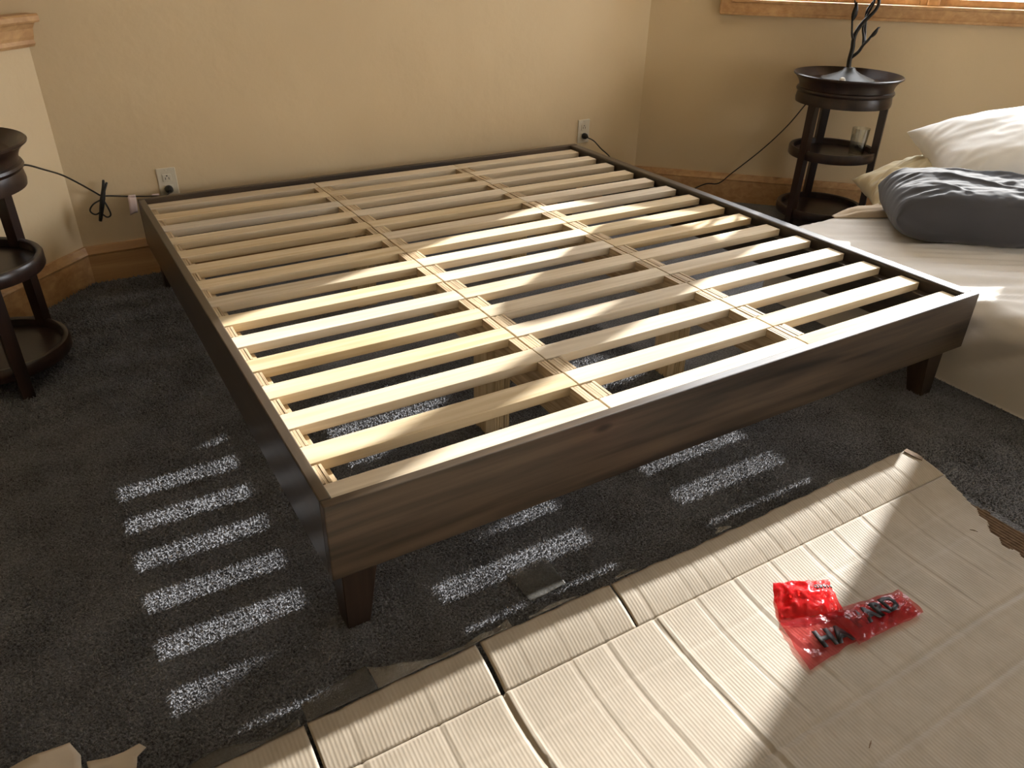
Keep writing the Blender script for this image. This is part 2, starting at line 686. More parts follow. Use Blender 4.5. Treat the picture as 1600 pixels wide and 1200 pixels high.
# baseboards: plank plus moulded cap
BB = [(0, 0), (.018, 0), (.018, .112), (0, .112)]
BC = [(0, .113), (.019, .113), (.021, .120), (.017, .128), (.013, .140), (.010, .148), (0, .148)]
MB_back = Matrix(((1, 0, 0, cornerL[0]), (0, 1, 0, YW), (0, 0, 1, 0), (0, 0, 0, 1)))
for nm, mt, ln in (('baseboard_back', MB_back, cornerR[0] - cornerL[0]), ('baseboard_right', MR, LENR), ('baseboard_left', MLH, 2.2)):
    e = struct(profile_run(nm, BB, ln, mt, 'trim'))
    profile_run('cap_moulding', BC, ln, mt, 'trim', e)


# windows
def window(name, M4, hole, mid=True, trimmed=True):
    s0, s1, z0, z1 = hole
    root = bpy.data.objects.new(name, None)
    COL.objects.link(root)
    struct(root)

    def part(nm, lo, hi, mat='trim', bev=0.004):
        return box(nm, lo, hi, mat, root, bev, M4)
    j = 0.02
    # jamb lining
    part('jamb', (s0, -.002, z0), (s0 + j, TH, z1))
    part('jamb', (s1 - j, -.002, z0), (s1, TH, z1))
    part('head', (s0, -.002, z1 - j), (s1, TH, z1))
    part('window_sill', (s0, -.004, z0), (s1, TH, z0 + j))
    if trimmed:
        # picture-frame casing with a raised inner bead
        c = 0.075
        part('casing', (s0 - c + .03, -.022, z0 - c + .03), (s1 + c - .03, 0.0, z0 + .02))
        part('casing', (s0 - c + .03, -.022, z1 - .02), (s1 + c - .03, 0.0, z1 + c - .03))
        part('casing', (s0 - c + .03, -.0215, z0 - c + .03), (s0 + .02, 0.0, z1 + c - .03))
        part('casing', (s1 - .02, -.0215, z0 - c + .03), (s1 + c - .03, 0.0, z1 + c - .03))
        part('casing_bead', (s0 - c + .03, -.030, z0 - c + .026), (s1 + c - .03, -.018, z0 - c + .040), bev=.003)
        part('casing_bead', (s0, -.027, z0 + .006), (s1, -.018, z0 + .020), bev=.003)
        part('casing_bead', (s0 - c + .026, -.030, z0 - c + .03), (s0 - c + .040, -.018, z1 + c - .03), bev=.003)
    mids = [(s0 + s1) / 2] if mid else []
    edges = [s0 + j] + mids + [s1 - j]
    if mids:
        part('mullion', (mids[0] - .025, .01, z0 + j), (mids[0] + .025, .11, z1 - j))
    for a, b in zip(edges[:-1], edges[1:]):
        a2 = a + (.025 if a in mids else 0)
        b2 = b - (.025 if b in mids else 0)
        st = 0.032
        sash = box('sash', (a2, .03, z0 + j), (a2 + st, .07, z1 - j), 'trim', root, .003, M4)
        box('stile', (b2 - st, .03, z0 + j), (b2, .07, z1 - j), 'trim', sash, .003, M4)
        box('rail', (a2 + st, .03, z0 + j), (b2 - st, .07, z0 + j + .03), 'trim', sash, .003, M4)
        box('rail', (a2 + st, .03, z1 - j - st), (b2 - st, .07, z1 - j), 'trim', sash, .003, M4)
        box('pane', (a2 + st, .048, z0 + j + .03), (b2 - st, .052, z1 - j - st), 'pane', sash, 0, M4)
    return root


window('window_1', MR, WIN)
window('added_fill_window', MS, FILL_WIN)  # made-up window out of view, there to brighten the room
for M4, h in ((MR, WIN), (MS, FILL_WIN)):
    c = M4 @ Vector(((h[0] + h[1]) / 2, TH + .02, (h[2] + h[3]) / 2))
    portal(c, -(M4.to_3x3() @ Vector((0, 1, 0))), h[1] - h[0], h[3] - h[2])

# carpet pile: short leaning tufts on the floor
def pile(regions):
    V, F = [], []
    off = 0
    for (x0, x1, y0, y1, sp) in regions:
        gx, gy = np.meshgrid(np.arange(x0, x1, sp), np.arange(y0, y1, sp))
        gx = gx.ravel() + rng.uniform(-.5, .5, gx.size) * sp
        gy = gy.ravel() + rng.uniform(-.5, .5, gy.size) * sp
        n = len(gx)
        a = rng.uniform(0, 2 * math.pi, n)
        r = sp * rng.uniform(.5, .8, n)
        base = [np.stack([gx + r * np.cos(a + k * 2.094), gy + r * np.sin(a + k * 2.094), np.full(n, -.001)], -1) for k in range(3)]
        lean = rng.uniform(-1, 1, (n, 2)) * sp * .7
        h = rng.uniform(.4, 1.0, n) * sp * 1.6
        tip = np.stack([gx + lean[:, 0], gy + lean[:, 1], h], -1)
        vv = np.stack(base + [tip], 1).reshape(-1, 3)
        i = np.arange(n) * 4 + off
        ff = np.concatenate([np.stack([i, i + 1, i + 3], -1), np.stack([i + 1, i + 2, i + 3], -1), np.stack([i + 2, i, i + 3], -1)])
        V.append(vv)
        F.append(ff)
        off += len(vv)
    o = np_mesh('carpet_pile', np.concatenate(V), np.concatenate(F), 'carpet', floor)
    o['kind'] = 'stuff'


pile([(-.82, 1.55, -.42, .30, .0050), (-.75, 1.3, .30, 1.0, .0062), (1.55, 2.05, -1.0, .30, .0065), (-.70, 0.02, 1.0, 2.11, .009)])

# ------------------------------------------------------------------ bed frame
ZT = 0.330                # slat top
ZB = 0.344                # board top
Z0 = 0.166                # board bottom
FY0, FY1 = -0.084, -0.061
BY0, BY1 = 1.982, 2.006
LX0, LX1 = -0.0245, -0.001
RX0, RX1 = 1.944, 1.988
bed = empty('platform_bed', (0.98, 0.96, 0), 'dark stained wooden platform bed with bare pine slats and no mattress', 'bed')


def at(o):
    """parts are modelled in world space; keep them there under the parent"""
    o.matrix_parent_inverse = o.parent.matrix_basis.inverted() if o.parent.parent is None else Matrix()
    return o


def bpart(name, lo, hi, mat, bev=0.002):
    return at(box(name, lo, hi, mat, bed, bev))


bpart('front_board', (LX0, FY0, Z0), (RX1, FY1, ZB), 'board_x', .0025)
bpart('back_board', (LX0, BY0, Z0), (RX1, BY1, ZB), 'board_x', .0025)
sr = bpart('side_rail', (LX0, FY1 + .0005, Z0), (LX1, BY0 - .0005, ZB), 'board_y', .003)
sr2 = bpart('side_rail', (RX0, FY1 + .0005, Z0), (RX1, BY0 - .0005, ZB), 'board_y', .006)
# cleats that carry the slats
cl = bpart('cleat', (LX1 + .0003, FY1 + .002, .262), (.022, BY0 - .002, .3045), 'board_y')
cl2 = bpart('cleat', (1.908, FY1 + .002, .262), (RX0 - .0003, BY0 - .002, .3045), 'board_y')


def leg(x0, sx, y0, sy):
    """tapered post; outer corner at (x0,y0), growing in directions sx, sy"""
    t0, b0 = .078, .050
    bm = bmesh.new()
    def ring(sz, z):
        return [bm.verts.new((x0 + sx * a * sz, y0 + sy * c * sz, z)) for a, c in ((0, 0), (1, 0), (1, 1), (0, 1))]
    r0, r1, r2 = ring(b0, 0.0), ring(t0, .17), ring(t0, .26)
    for a, b in ((r0, r1), (r1, r2)):
        for i in range(4):
            bm.faces.new((a[i], a[(i + 1) % 4], b[(i + 1) % 4], b[i]))
    bm.faces.new(r0)
    bm.faces.new(r2)
    bmesh.ops.bevel(bm, geom=bm.edges[:], offset=.002, segments=1, affect='EDGES')
    return at(from_bm('leg', bm, 'leg', bed))


leg(LX1 + .001, 1, FY1 + .001, 1)
leg(RX0 - .001, -1, FY1 + .001, 1)
leg(LX1 + .001, 1, BY0 - .001, -1)
leg(RX0 - .001, -1, BY0 - .001, -1)

# slats, three sections of fifteen
PITCHS, SW, ST = 0.14, 0.0645, 0.0245
SEC = [(0.0005, 0.6435), (0.6475, 1.2885), (1.2925, 1.937)]
slat_mesh = {}


def shared_box(key, size, mat, bev):
    if key not in slat_mesh:
        bm = bmesh.new()
        bm_box(bm, tuple(-s / 2 for s in size), tuple(s / 2 for s in size), bev)
        me = bpy.data.meshes.new(key)
        bmesh.ops.recalc_face_normals(bm, faces=bm.faces)
        bm.to_mesh(me)
        bm.free()
        me.materials.append(MAT[mat])
        slat_mesh[key] = me
    return slat_mesh[key]


bed_inv = bed.matrix_basis.inverted()
for si, (a, b) in enumerate(SEC):
    for i in range(15):
        me = shared_box('slat%d' % si, (b - a, SW, ST), 'slat', .0015)
        o = bpy.data.objects.new('slat', me)
        link(o, bed)
        dx = random.uniform(-.0012, .0012)
        o.location = Vector(((a + b) / 2 + dx, i * PITCHS - SW / 2 + .0005, ZT - ST / 2)) - bed.location
        o.rotation_euler = (0, 0, random.uniform(-.001, .001))

# plywood stringers under the slats and the spacer blocks between them
STR = [(0.0235, 0.0405), (.6205, .6430), (.6480, .690), (1.2665, 1.2880), (1.2930, 1.335)]
GAP = PITCHS - SW
for k, (a, b) in enumerate(STR):
    bpart('stringer', (a, FY1 + .003, .262), (b, BY0 - .003, .3045), 'ply', .001)
    wd = b - a
    if k == 0:
        a, b = .001, .0225
        wd = b - a
    # laminated block: strips with fine recessed joints
    key = 'spacer%d' % k
    bm = bmesh.new()
    nlay = 3 if wd < .03 else 5
    for j in range(nlay):
        x0 = -wd / 2 + wd * j / nlay
        zz = ST / 2 - random.uniform(.0008, .0028)
        bm_box(bm, (x0 + .0004, -GAP / 2 + .0015 + random.uniform(0, .004), -ST / 2), (x0 + wd / nlay - .0004, GAP / 2 - .0015 - random.uniform(0, .004), zz), .0004)
    me = bpy.data.meshes.new(key)
    bmesh.ops.recalc_face_normals(bm, faces=bm.faces)
    bm.to_mesh(me)
    bm.free()
    me.materials.append(MAT['ply'])
    for i in range(14):
        o = link(bpy.data.objects.new('spacer_block', me), bed)
        o.location = Vector(((a + b) / 2, i * PITCHS + GAP / 2 + .0005, ZT - ST / 2 - .0003)) - bed.location
        o.rotation_euler = (0, 0, math.pi * (i % 2))

# centre support posts laminated from plywood
for px in (.633, 1.303):
    for py in (.46, 1.44):
        post = bpart('support_post', (px - .038, py - .036, 0), (px - .010, py + .036, .261), 'plyv', .001)
        for j in range(6):
            x0 = px - .0095 + j * .0082
            p_ = box('ply_layer', (x0, py - .036 + random.uniform(0, .003), 0), (x0 + .0072, py + .036, .261), 'plyv', post, .0006)
# centre beams joining posts under the seams
    bpart('centre_beam', (px - .012, FY1 + .003, .215), (px + .012, BY0 - .003, .2615), 'ply', .001)


# ------------------------------------------------------------------ round side tables
def make_table(name, loc, rz, label):
    t = empty(name, loc, label, 'side table', 'round dark side tables', rz)
    top = lathe('table_top', [(0, .676), (.196, .676), (.206, .684), (.214, .692), (.228, .706), (.236, .712), (.240, .709), (.239, .704),
                              (.228, .696), (.216, .684), (.208, .668), (.206, .652), (.213, .648), (.216, .641), (.213, .634), (.207, .630),
                              (.209, .622), (.212, .600), (.210, .585), (.196, .583), (.190, .600), (0, .600)], 'table', t)
    for z, r in ((.375, .198), (.098, .204)):
        lathe('shelf', [(0, z - .016), (r - .022, z - .016), (r - .020, z + .006), (r - .014, z + .009), (r - .004, z + .009), (r, z + .003),
                        (r, z - .028), (r - .004, z - .034), (0, z - .034)], 'table', t)
    for k in range(3):
        a = k * 2 * math.pi / 3
        bm = bmesh.new()
        ca, sa = math.cos(a), math.sin(a)
        def ring(r, z, wt, wr):
            out = []
            for u, v in ((-1, -1), (1, -1), (1, 1), (-1, 1)):
                rr = r + u * wr / 2
                tt = v * wt / 2
                out.append(bm.verts.new((rr * ca - tt * sa, rr * sa + tt * ca, z)))
            return out
        rings = [ring(.201, 0, .034, .026), ring(.196, .10, .036, .028), ring(.190, .35, .037, .030), ring(.187, .60, .042, .034)]
        for p, q in zip(rings[:-1], rings[1:]):
            for i in range(4):
                bm.faces.new((p[i], p[(i + 1) % 4], q[(i + 1) % 4], q[i]))
        bm.faces.new(rings[0])
        bm.faces.new(rings[-1])
        bmesh.ops.bevel(bm, geom=[e for e in bm.edges if abs(e.verts[0].co.z - e.verts[1].co.z) > .05], offset=.003, segments=2, affect='EDGES')
        lg = from_bm('leg', bm, 'table', t)
    return t


TR = Vector((2.975, 1.268, 0))
TL = Vector((-.560, 1.462, 0))
# angle of the view direction at the right table
va = math.atan2(CAM_POS.y - TR.y, CAM_POS.x - TR.x)
make_table('side_table', TR, va - math.radians(38), 'round dark wooden side table with two shelves, holding the lamp')
va2 = math.atan2(CAM_POS.y - TL.y, CAM_POS.x - TL.x)
make_table('side_table', TL, va2 + math.radians(10), 'round dark wooden side table cut off by the photo edge, beside the half wall')

# ------------------------------------------------------------------ branch lamp
lamp = empty('table_lamp', TR + Vector((0, 0, .6765)), 'dark metal table lamp shaped like a leafy branch on the right side table', 'lamp')
rd = Vector((math.cos(-YAW), math.sin(-YAW), 0))       # roughly sideways as seen from the room
bk = Vector((math.sin(YAW), math.cos(YAW), 0))


def L(r, z, b=0.0):
    return rd * r + bk * b + Vector((0, 0, z))


lathe('lamp_base', [(0, 0), (.118, 0), (.121, .005), (.116, .014), (.085, .025), (.052, .037), (.030, .050), (.021, .062), (0, .064)], 'base_bronze', lamp)
lathe('stud', [(0, .000), (.013, .0), (.014, .026), (.010, .035), (.005, .038), (0, .039)], 'cap', lamp).location = (-.1715, -.103, .006)
tube('trunk', [L(-.004, .045), L(-.010, .09), L(-.008, .14), L(-.012, .18), L(-.006, .215), L(.018, .255), L(.055, .30), L(.060, .34), L(.02, .37), L(0, .39), L(0, .45)],
     [.0115, .0105, .010, .0095, .009, .0085, .0075, .007, .007, .008, .008], 'bronze', lamp)
tube('branch', [L(-.004, .105), L(.018, .130, -.01), L(.030, .158, -.015), L(.045, .180, -.02), L(.060, .205, -.02), L(.085, .235, -.02)],
     [.008, .007, .0065, .006, .0045, .0015], 'bronze', lamp)
tube('branch', [L(.030, .158, -.015), L(.030, .19, 0), L(.022, .225, .01), L(.03, .27, .02), L(.05, .33, .02), L(.04, .37, .02)],
     [.006, .0055, .005, .005, .0045, .003], 'bronze', lamp)
tube('branch', [L(.036, .168, -.01), L(.040, .205, .02), L(.036, .25, .03), L(.032, .30, .03), L(.07, .36, .03)], [.006, .006, .0055, .005, .003], 'bronze', lamp)
tube('branch', [L(-.012, .175), L(-.028, .200, -.01), L(-.036, .235, -.01), L(-.042, .27, -.01), L(-.036, .31, 0), L(-.05, .35, 0)],
     [.006, .005, .0045, .0045, .004, .002], 'bronze', lamp)


def leaf(p, direction, ln, wd):
    d_ = Vector(direction).normalized()
    s_ = d_.cross(bk).normalized()
    n_ = d_.cross(s_)
    verts, faces = [], []
    K = 8
    for k in range(K + 1):
        u = k / K
        wdt = wd * math.sin(math.pi * min(1, u ** .8)) * .5 + .0006
        c = p + d_ * ln * u + n_ * .006 * math.sin(math.pi * u)
        for sgn in (-1, 0, 1):
            verts.append(c + s_ * wdt * sgn + n_ * (.004 if sgn == 0 else 0))
    for k in range(K):
        for j in range(2):
            a = k * 3 + j
            faces.append((a, a + 1, a + 4, a + 3))
    o = mesh_obj('leaf', verts, faces, 'bronze', lamp, smooth=True)
    md = o.modifiers.new('solid', 'SOLIDIFY')
    md.thickness = .002
    return o


leaf(L(.052, .190, -.02), rd * .5 + Vector((0, 0, .85)), .050, .016)
leaf(L(-.041, .255, -.012), rd * .03 + Vector((0, 0, 1)), .075, .024)
leaf(L(.04, .36, .02), -rd * .7 + Vector((0, 0, .3)), .07, .03)
leaf(L(.07, .35, .03), rd * .7 + Vector((0, 0, .2)), .07, .03)
lathe('socket', [(0, .44), (.018, .44), (.018, .50), (.012, .51), (0, .51)], 'bronze', lamp)
shade = lathe('lamp_shade', [(.258, 0), (.260, 0), (.080, .330), (.078, .330), (.258, 0)], 'shade', lamp)
shade.location = (-.018, .018, .388)
shade.rotation_euler = Matrix.Rotation(math.radians(4), 4, Vector((-1, -1, 0))).to_euler()
lathe('top_ring', [(0, .325), (.079, .325), (.079, .329), (0, .329)], 'bronze', shade)

# drinking glass on the middle shelf
g = empty('drinking_glass', (3.02, 1.165, .360), 'clear drinking glass on the middle shelf of the right side table', 'glass')
lathe('glass_body', [(0, 0), (.033, 0), (.034, .003), (.040, .125), (.0385, .125), (.0325, .010), (0, .009)], 'glass', g, 40)
lathe('water', [(0, .010), (.0322, .010), (.0345, .055), (0, .055)], 'glass', g, 40)


# ------------------------------------------------------------------ outlets
def outlet(x, z, label):
    o = empty('wall_outlet', (x, YW, z), label, 'outlet', 'wall outlets')
    bm = bmesh.new()
    bm_box(bm, (-.036, -.006, -.058), (.036, 0, .058), .003)
    from_bm('cover_plate', bm, 'plate', o)
    box('screw', (-.003, -.0072, .046), (.003, -.0058, .052), 'plate', o, .0012)
    for zz in (.019, -.022):
        rc = box('receptacle', (-.017, -.0085, zz - .0145), (.017, -.0055, zz + .0145), 'plate', o, .002)
        for sx in (-.0065, .0065):
            box('slot', (sx - .0012, -.0089, zz - .006), (sx + .0012, -.0083, zz + .003), 'slot', rc)
        box('slot', (-.0025, -.0089, zz + .0065), (.0025, -.0083, zz + .011), 'slot', rc)
    return o


outlet(.110, .356, 'cream wall outlet behind the left corner of the bed, with a black plug')
outlet(2.128, .366, 'cream wall outlet behind the far right corner of the bed, with a black plug')


# ------------------------------------------------------------------ power cords
def cord(name, pts, label, plug):
    root = empty(name, plug, label, 'cord', 'black power cords')
    inv = Matrix.Translation(-Vector(plug))
    o = tube('cable', [Vector(p) - Vector(plug) for p in pts], .0030, 'cord', root, sides=8, sub=6)
    lathe_plug = lathe('plug', [(0, 0), (.014, 0), (.0155, .004), (.014, .018), (.009, .026), (.005, .034), (0, .034)], 'cord', root, 24)
    lathe_plug.rotation_euler = (math.pi / 2, 0, 0)
    return root


pL = Vector((.108, YW - .0092, .333))
cl_root = cord('power_cord', [pL + Vector((0, -.03, -.003)), (.085, YW - .045, .318), (.03, YW - .04, .322), (-.04, YW - .03, .328),
                              (-.10, YW - .03, .338), (-.135, YW - .035, .345), (-.157, 2.075, .368), (-.20, 1.97, .430), (-.25, 1.85, .497), (-.30, 1.72, .553), (-.345, 1.59, .603), (-.37, 1.54, .605)],
               'black power cord tied in a bundle, running from the left table to the wall outlet', pL)


def cpt(pts):
    return [Vector(p) - pL for p in pts]


b0 = Vector((-.135, YW - .045, .335))
tube('tied_bundle', cpt([b0 + Vector((-.026, 0, -.082)), b0 + Vector((-.010, -.004, -.03)), b0, b0 + Vector((.012, 0, .04)), b0 + Vector((.018, 0, .070))]), [.006, .009, .010, .007, .004], 'cord', cl_root)
tube('tied_bundle', cpt([b0 + Vector((-.020, -.008, -.070)), b0 + Vector((-.004, -.008, 0)), b0 + Vector((.028, 0, .060))]), [.004, .007, .004], 'cord', cl_root)
tube('loop', cpt([b0, b0 + Vector((-.035, -.01, -.012)), b0 + Vector((-.052, -.01, -.035)), b0 + Vector((-.038, -.01, -.052)), b0 + Vector((-.015, -.006, -.045))]), .003, 'cord', cl_root, 8, sub=6)
tube('loop', cpt([b0, b0 + Vector((.010, -.01, -.03)), b0 + Vector((.014, -.01, -.060)), b0 + Vector((.000, -.01, -.068)), b0 + Vector((-.014, -.006, -.055))]), .003, 'cord', cl_root, 8, sub=6)
# paper tags wrapped on the cord
for tx, tz, ln in ((-.032, .329, True), (.052, .3215, False)):
    tube('tag_band', cpt([(tx - .013, YW - .032, tz), (tx + .013, YW - .034, tz - .0005)]), .0050, 'tag', cl_root, 10)
    if ln:
        xs = np.linspace(-.016, .014, 5)
        zs = np.linspace(0, -.060, 9)
        X, Zg = np.meshgrid(xs, zs)
        X = X + (Zg * .12)
        Yg = -.034 - .02 * np.sin(-Zg * 38) + X * .2
        Zg = Zg - np.abs(X) * (Zg < -.045) * .3
        o = grid_obj('tag_flag', X + tx - pL.x, Yg + YW - pL.y, Zg + tz - pL.z, 'tag', cl_root)
        o.modifiers.new('solid', 'SOLIDIFY').thickness = .0006

pR = Vector((2.128, YW - .0092, .344))
cord('power_cord', [pR + Vector((0, -.03, -.003)), (2.165, YW - .05, .322), (2.22, YW - .045, .275), (2.285, YW - .04, .225), (2.38, YW - .05, .12), (2.48, 2.02, .03),
                    (2.62, 1.93, .012), (2.700, 1.885, .050), (2.755, 1.838, .088), (2.805, 1.796, .095), (2.85, 1.752, .158), (2.93, 1.650, .293), (2.99, 1.57, .42), (3.02, 1.51, .53), (3.02, 1.46, .59)],
     'black power cord rising along the baseboard to the lamp table on the right', pR)

# ------------------------------------------------------------------ mattress and bedding
MX0, MX1, MY0, MY1, MZ = 2.03, 3.38, -1.30, 0.745, 0.29


def cushion(name, sx, sy, sz, mat, wr=0.006, pinch=0.25, e=0.22, seed=0.0, n=46, ridge=None, parent=None, sq=2.6, ex=.55):
    """pillow: two bulged sheets meeting in a seam with pulled-out corners"""
    verts, faces = [], []
    us = np.linspace(-1, 1, n)
    ids = {}
    for side in (1, -1):
        for i, u in enumerate(us):
            for j, v in enumerate(us):
                border = i in (0, n - 1) or j in (0, n - 1)
                if border and side == -1:
                    ids[(side, i, j)] = ids[(1, i, j)]
                    continue
                px = sx * u * (1 - pinch * .35 * (1 - abs(v) ** 2) * abs(u) ** 3)
                py = sy * v * (1 - pinch * .35 * (1 - abs(u) ** 2) * abs(v) ** 3)
                bl = max(0, (1 - abs(u) ** sq)) ** ex * max(0, (1 - abs(v) ** sq)) ** ex
                z = sz * bl * side
                k = bl ** .5
                z += k * wr * 2.2 * fbm(u * 2.1 + seed, v * 2.1, side * 3 + seed)
                a = abs(mnoise.noise(Vector((u * 2.4 + v * 1.1 + seed, v * 5.5 - u * 2.2, seed))))
                z += side * k * wr * 2.5 * (.25 - a) * (1.0 + abs(u))
                if ridge:
                    z += side * k * ridge(u, v)
                ids[(side, i, j)] = len(verts)
                verts.append((px, py, z))
    for side in (1, -1):
        for i in range(n - 1):
            for j in range(n - 1):
                f = [ids[(side, i, j)], ids[(side, i + 1, j)], ids[(side, i + 1, j + 1)], ids[(side, i, j + 1)]]
                if side == -1:
                    f.reverse()
                faces.append(f)
    o = mesh_obj(name, verts, faces, mat, parent, smooth=True)
    md = o.modifiers.new('sub', 'SUBSURF')
    md.levels = md.render_levels = 1
    return o


# mattress: rounded slab under a loosely fitted sheet
def make_mattress():
    root = empty('mattress', ((MX0 + MX1) / 2, (MY0 + MY1) / 2, 0), 'mattress under an off-white fitted sheet lying on the carpet beside the bed', 'mattress')
    cx, cy = (MX0 + MX1) / 2, (MY0 + MY1) / 2
    hx, hy = (MX1 - MX0) / 2, (MY1 - MY0) / 2
    verts, faces = [], []
    NX, NY, NZ = 150, 220, 14
    def shape(x, y, z):
        # x,y in local, z 0..MZ ; rounded box by clamping to inner box + radius
        r = .055
        ix = max(-hx + r, min(hx - r, x))
        iy = max(-hy + r, min(hy - r, y))
        iz = max(.02, min(MZ - r, z))
        dv = Vector((x - ix, y - iy, z - iz))
        if dv.length > 1e-6:
            rr = r if z > MZ - r else (r if abs(x - ix) + abs(y - iy) > 0 else 0)
            dv = dv.normalized() * (r if z >= iz else r)
        p = Vector((ix, iy, iz)) + dv
        return p
    # top + sides as a wrapped sheet: param grid over (u,v) extended past the edges
    us = np.concatenate([np.linspace(-hx - MZ, -hx, 16)[:-1], np.linspace(-hx, hx, NX), np.linspace(hx, hx + MZ, 8)[1:]])
    vs = np.concatenate([np.linspace(-hy - MZ, -hy, 8)[:-1], np.linspace(-hy, hy, NY), np.linspace(hy, hy + MZ, 16)[1:]])
    r = .06
    def wrap(t, h):
        """arc-length style wrap: returns (pos, drop)"""
        s = 1 if t >= 0 else -1
        a = abs(t)
        if a <= h - r:
            return t, 0.0
        a -= h - r
        q = r * math.pi / 2
        if a < q:
            th = a / r
            return s * (h - r + r * math.sin(th)), r * (1 - math.cos(th))
        return s * h, r + (a - q)
    W = len(us)
    for v in vs:
        for u in us:
            x, dx = wrap(u, hx)
            y, dy = wrap(v, hy)
            dz = min(MZ - .004, max(dx, dy) if min(dx, dy) < 1e-6 else min(MZ - .004, math.hypot(dx, dy)))
            z = MZ - dz
            # loose sheet wrinkles
            wx, wy = x + cx, y + cy
            al, ac = .85 * wx - .53 * wy, .53 * wx + .85 * wy
            k = abs(mnoise.noise(Vector((al * 2.0, ac * 17.0, 1.7))))
            k2 = mnoise.noise(Vector((wx * 6, wy * 6, 4.2)))
            zone = .35 + .65 * math.exp(-((wy - .1) / .45) ** 2)
            wv = (.35 - k) * .026 * zone + k2 * .003
            if dx > r * .8:                      # hanging sides: slanting folds
                side = abs(mnoise.noise(Vector((wy * 5.0 + z * 6, z * 2.0, 9.1))))
                x += (-1 if u < 0 else 1) * ((side * .05 - .012) * min(1, z / (.55 * MZ)) - .012 * (1 - z / MZ))
            elif dy > r * .8:
                side = abs(mnoise.noise(Vector((wx * 5.0 + z * 6, z * 2.0, 3.1))))
                y += (-1 if v < 0 else 1) * (side * .02 - .006)
            else:
                z += wv
            verts.append((x, y, max(z, .003)))
    for j in range(len(vs) - 1):
        for i in range(W - 1):
            faces.append((j * W + i, j * W + i + 1, (j + 1) * W + i + 1, (j + 1) * W + i))
    o = mesh_obj('fitted_sheet', verts, faces, 'sheet', root, smooth=True)
    box('mattress_core', (-hx + .03, -hy + .03, .002), (hx - .03, hy - .03, MZ - .03), 'sheet', root, .03)
    return root


make_mattress()

# rumpled beige sheet pushed to the far end under the pillows
X, Y = np.meshgrid(np.linspace(0, 1, 70), np.linspace(0, 1, 40))
hw = .012 + .085 * np.clip(X * 3, 0, 1) ** .8
bx = 2.33 + X * .82 + .4 * (Y - .5) * hw
by = .712 - .20 * X + (2 * Y - 1) * hw * .75
by = np.minimum(by, .735)
ridg = np.abs(vnoise(bx * 3 + by * 3, by * 30 + bx * 10, 2.2 + 0 * bx))
edge = np.minimum(1, np.minimum(np.minimum(X, 1 - X), np.minimum(Y, 1 - Y)) * 9)
bz = MZ + .006 + edge * (.006 + .035 * ridg)
o = grid_obj('bed_sheet', bx, by, bz, 'beige_sheet', None, thick=.002)
tag(o, 'rumpled beige sheet bunched along the far end of the mattress under the pillows', 'sheet')


def place(o, loc, rx, ry, rz):
    o.location = loc
    o.rotation_mode = 'XYZ'
    o.rotation_euler = (rx, ry, rz)
    return o


GR = math.atan2(-.74, .67)
grey = empty('pillow', (0, 0, 0), 'dark grey pillow with creased open-ended cover at the front of the mattress', 'pillow', 'pillows on the mattress')
gp = cushion('pillow_cover', .290, .190, .100, 'grey_pillow', wr=.0034, pinch=.0, seed=3.1, parent=grey, sq=5.0, ex=.5, n=60,
             ridge=lambda u, v: .013 * math.exp(-((v + .05 + .55 * u) / .07) ** 2) * math.exp(-(u / .6) ** 2) + .012 * math.exp(-((v - .70 + .12 * math.sin(3 * u)) / .07) ** 2)
             + .010 * math.exp(-((v + .45 + .8 * (u + .4)) / .06) ** 2) * math.exp(-((u + .4) / .25) ** 2) + .012 * math.exp(-((v - .3 - .9 * (u - .7)) / .08) ** 2) * (u > .3))
inn = cushion('inner_pillow', .06, .16, .060, 'cream_pillow', wr=.004, pinch=.1, seed=8.0, n=20, parent=grey)
inn.location = (.280, 0, .004)
# stitches around the open end
for k in range(16):
    a = -1.9 + k * .25
    box('stitch', (-.011, -.0018, -.0015), (.011, .0018, .0015), 'white_pillow', grey, .001).matrix_basis = (
        Matrix.Translation((.280, .150 * math.sin(a), .066 * math.cos(a) + .004)) @ Matrix.Rotation(random.uniform(-.3, .3), 4, 'Z'))
grey.location = (2.603, .350, .394)
grey.rotation_euler = (math.radians(3), 0, math.radians(-43))

cream = cushion('pillow', .33, .22, .085, 'cream_pillow', wr=.012, pinch=.22, seed=5.5)
tag(cream, 'creased cream pillow lying under the white pillow at the far end', 'pillow', 'pillows on the mattress')
place(cream, (2.925, .65, .382), math.radians(3), math.radians(-16), math.radians(-41))

white = cushion('pillow', .36, .24, .125, 'white_pillow', wr=.0028, pinch=.3, seed=9.3)
tag(white, 'plump white pillow propped on top of the cream pillow', 'pillow', 'pillows on the mattress')
place(white, (3.06, .47, .525), math.radians(20), math.radians(-11), math.radians(-37))

# ------------------------------------------------------------------ cardboard
card = empty('cardboard_sheet', (.6, -.8, 0), 'large unfolded cardboard box flattened on the carpet in front of the bed', 'cardboard')
FOLD = -.368


def groove(d, wdt, depth):
    return -depth * np.exp(-(d / wdt) ** 2)


def lip(d, wdt, hgt):
    return hgt * np.exp(-((d - wdt * 1.6) / wdt) ** 2)


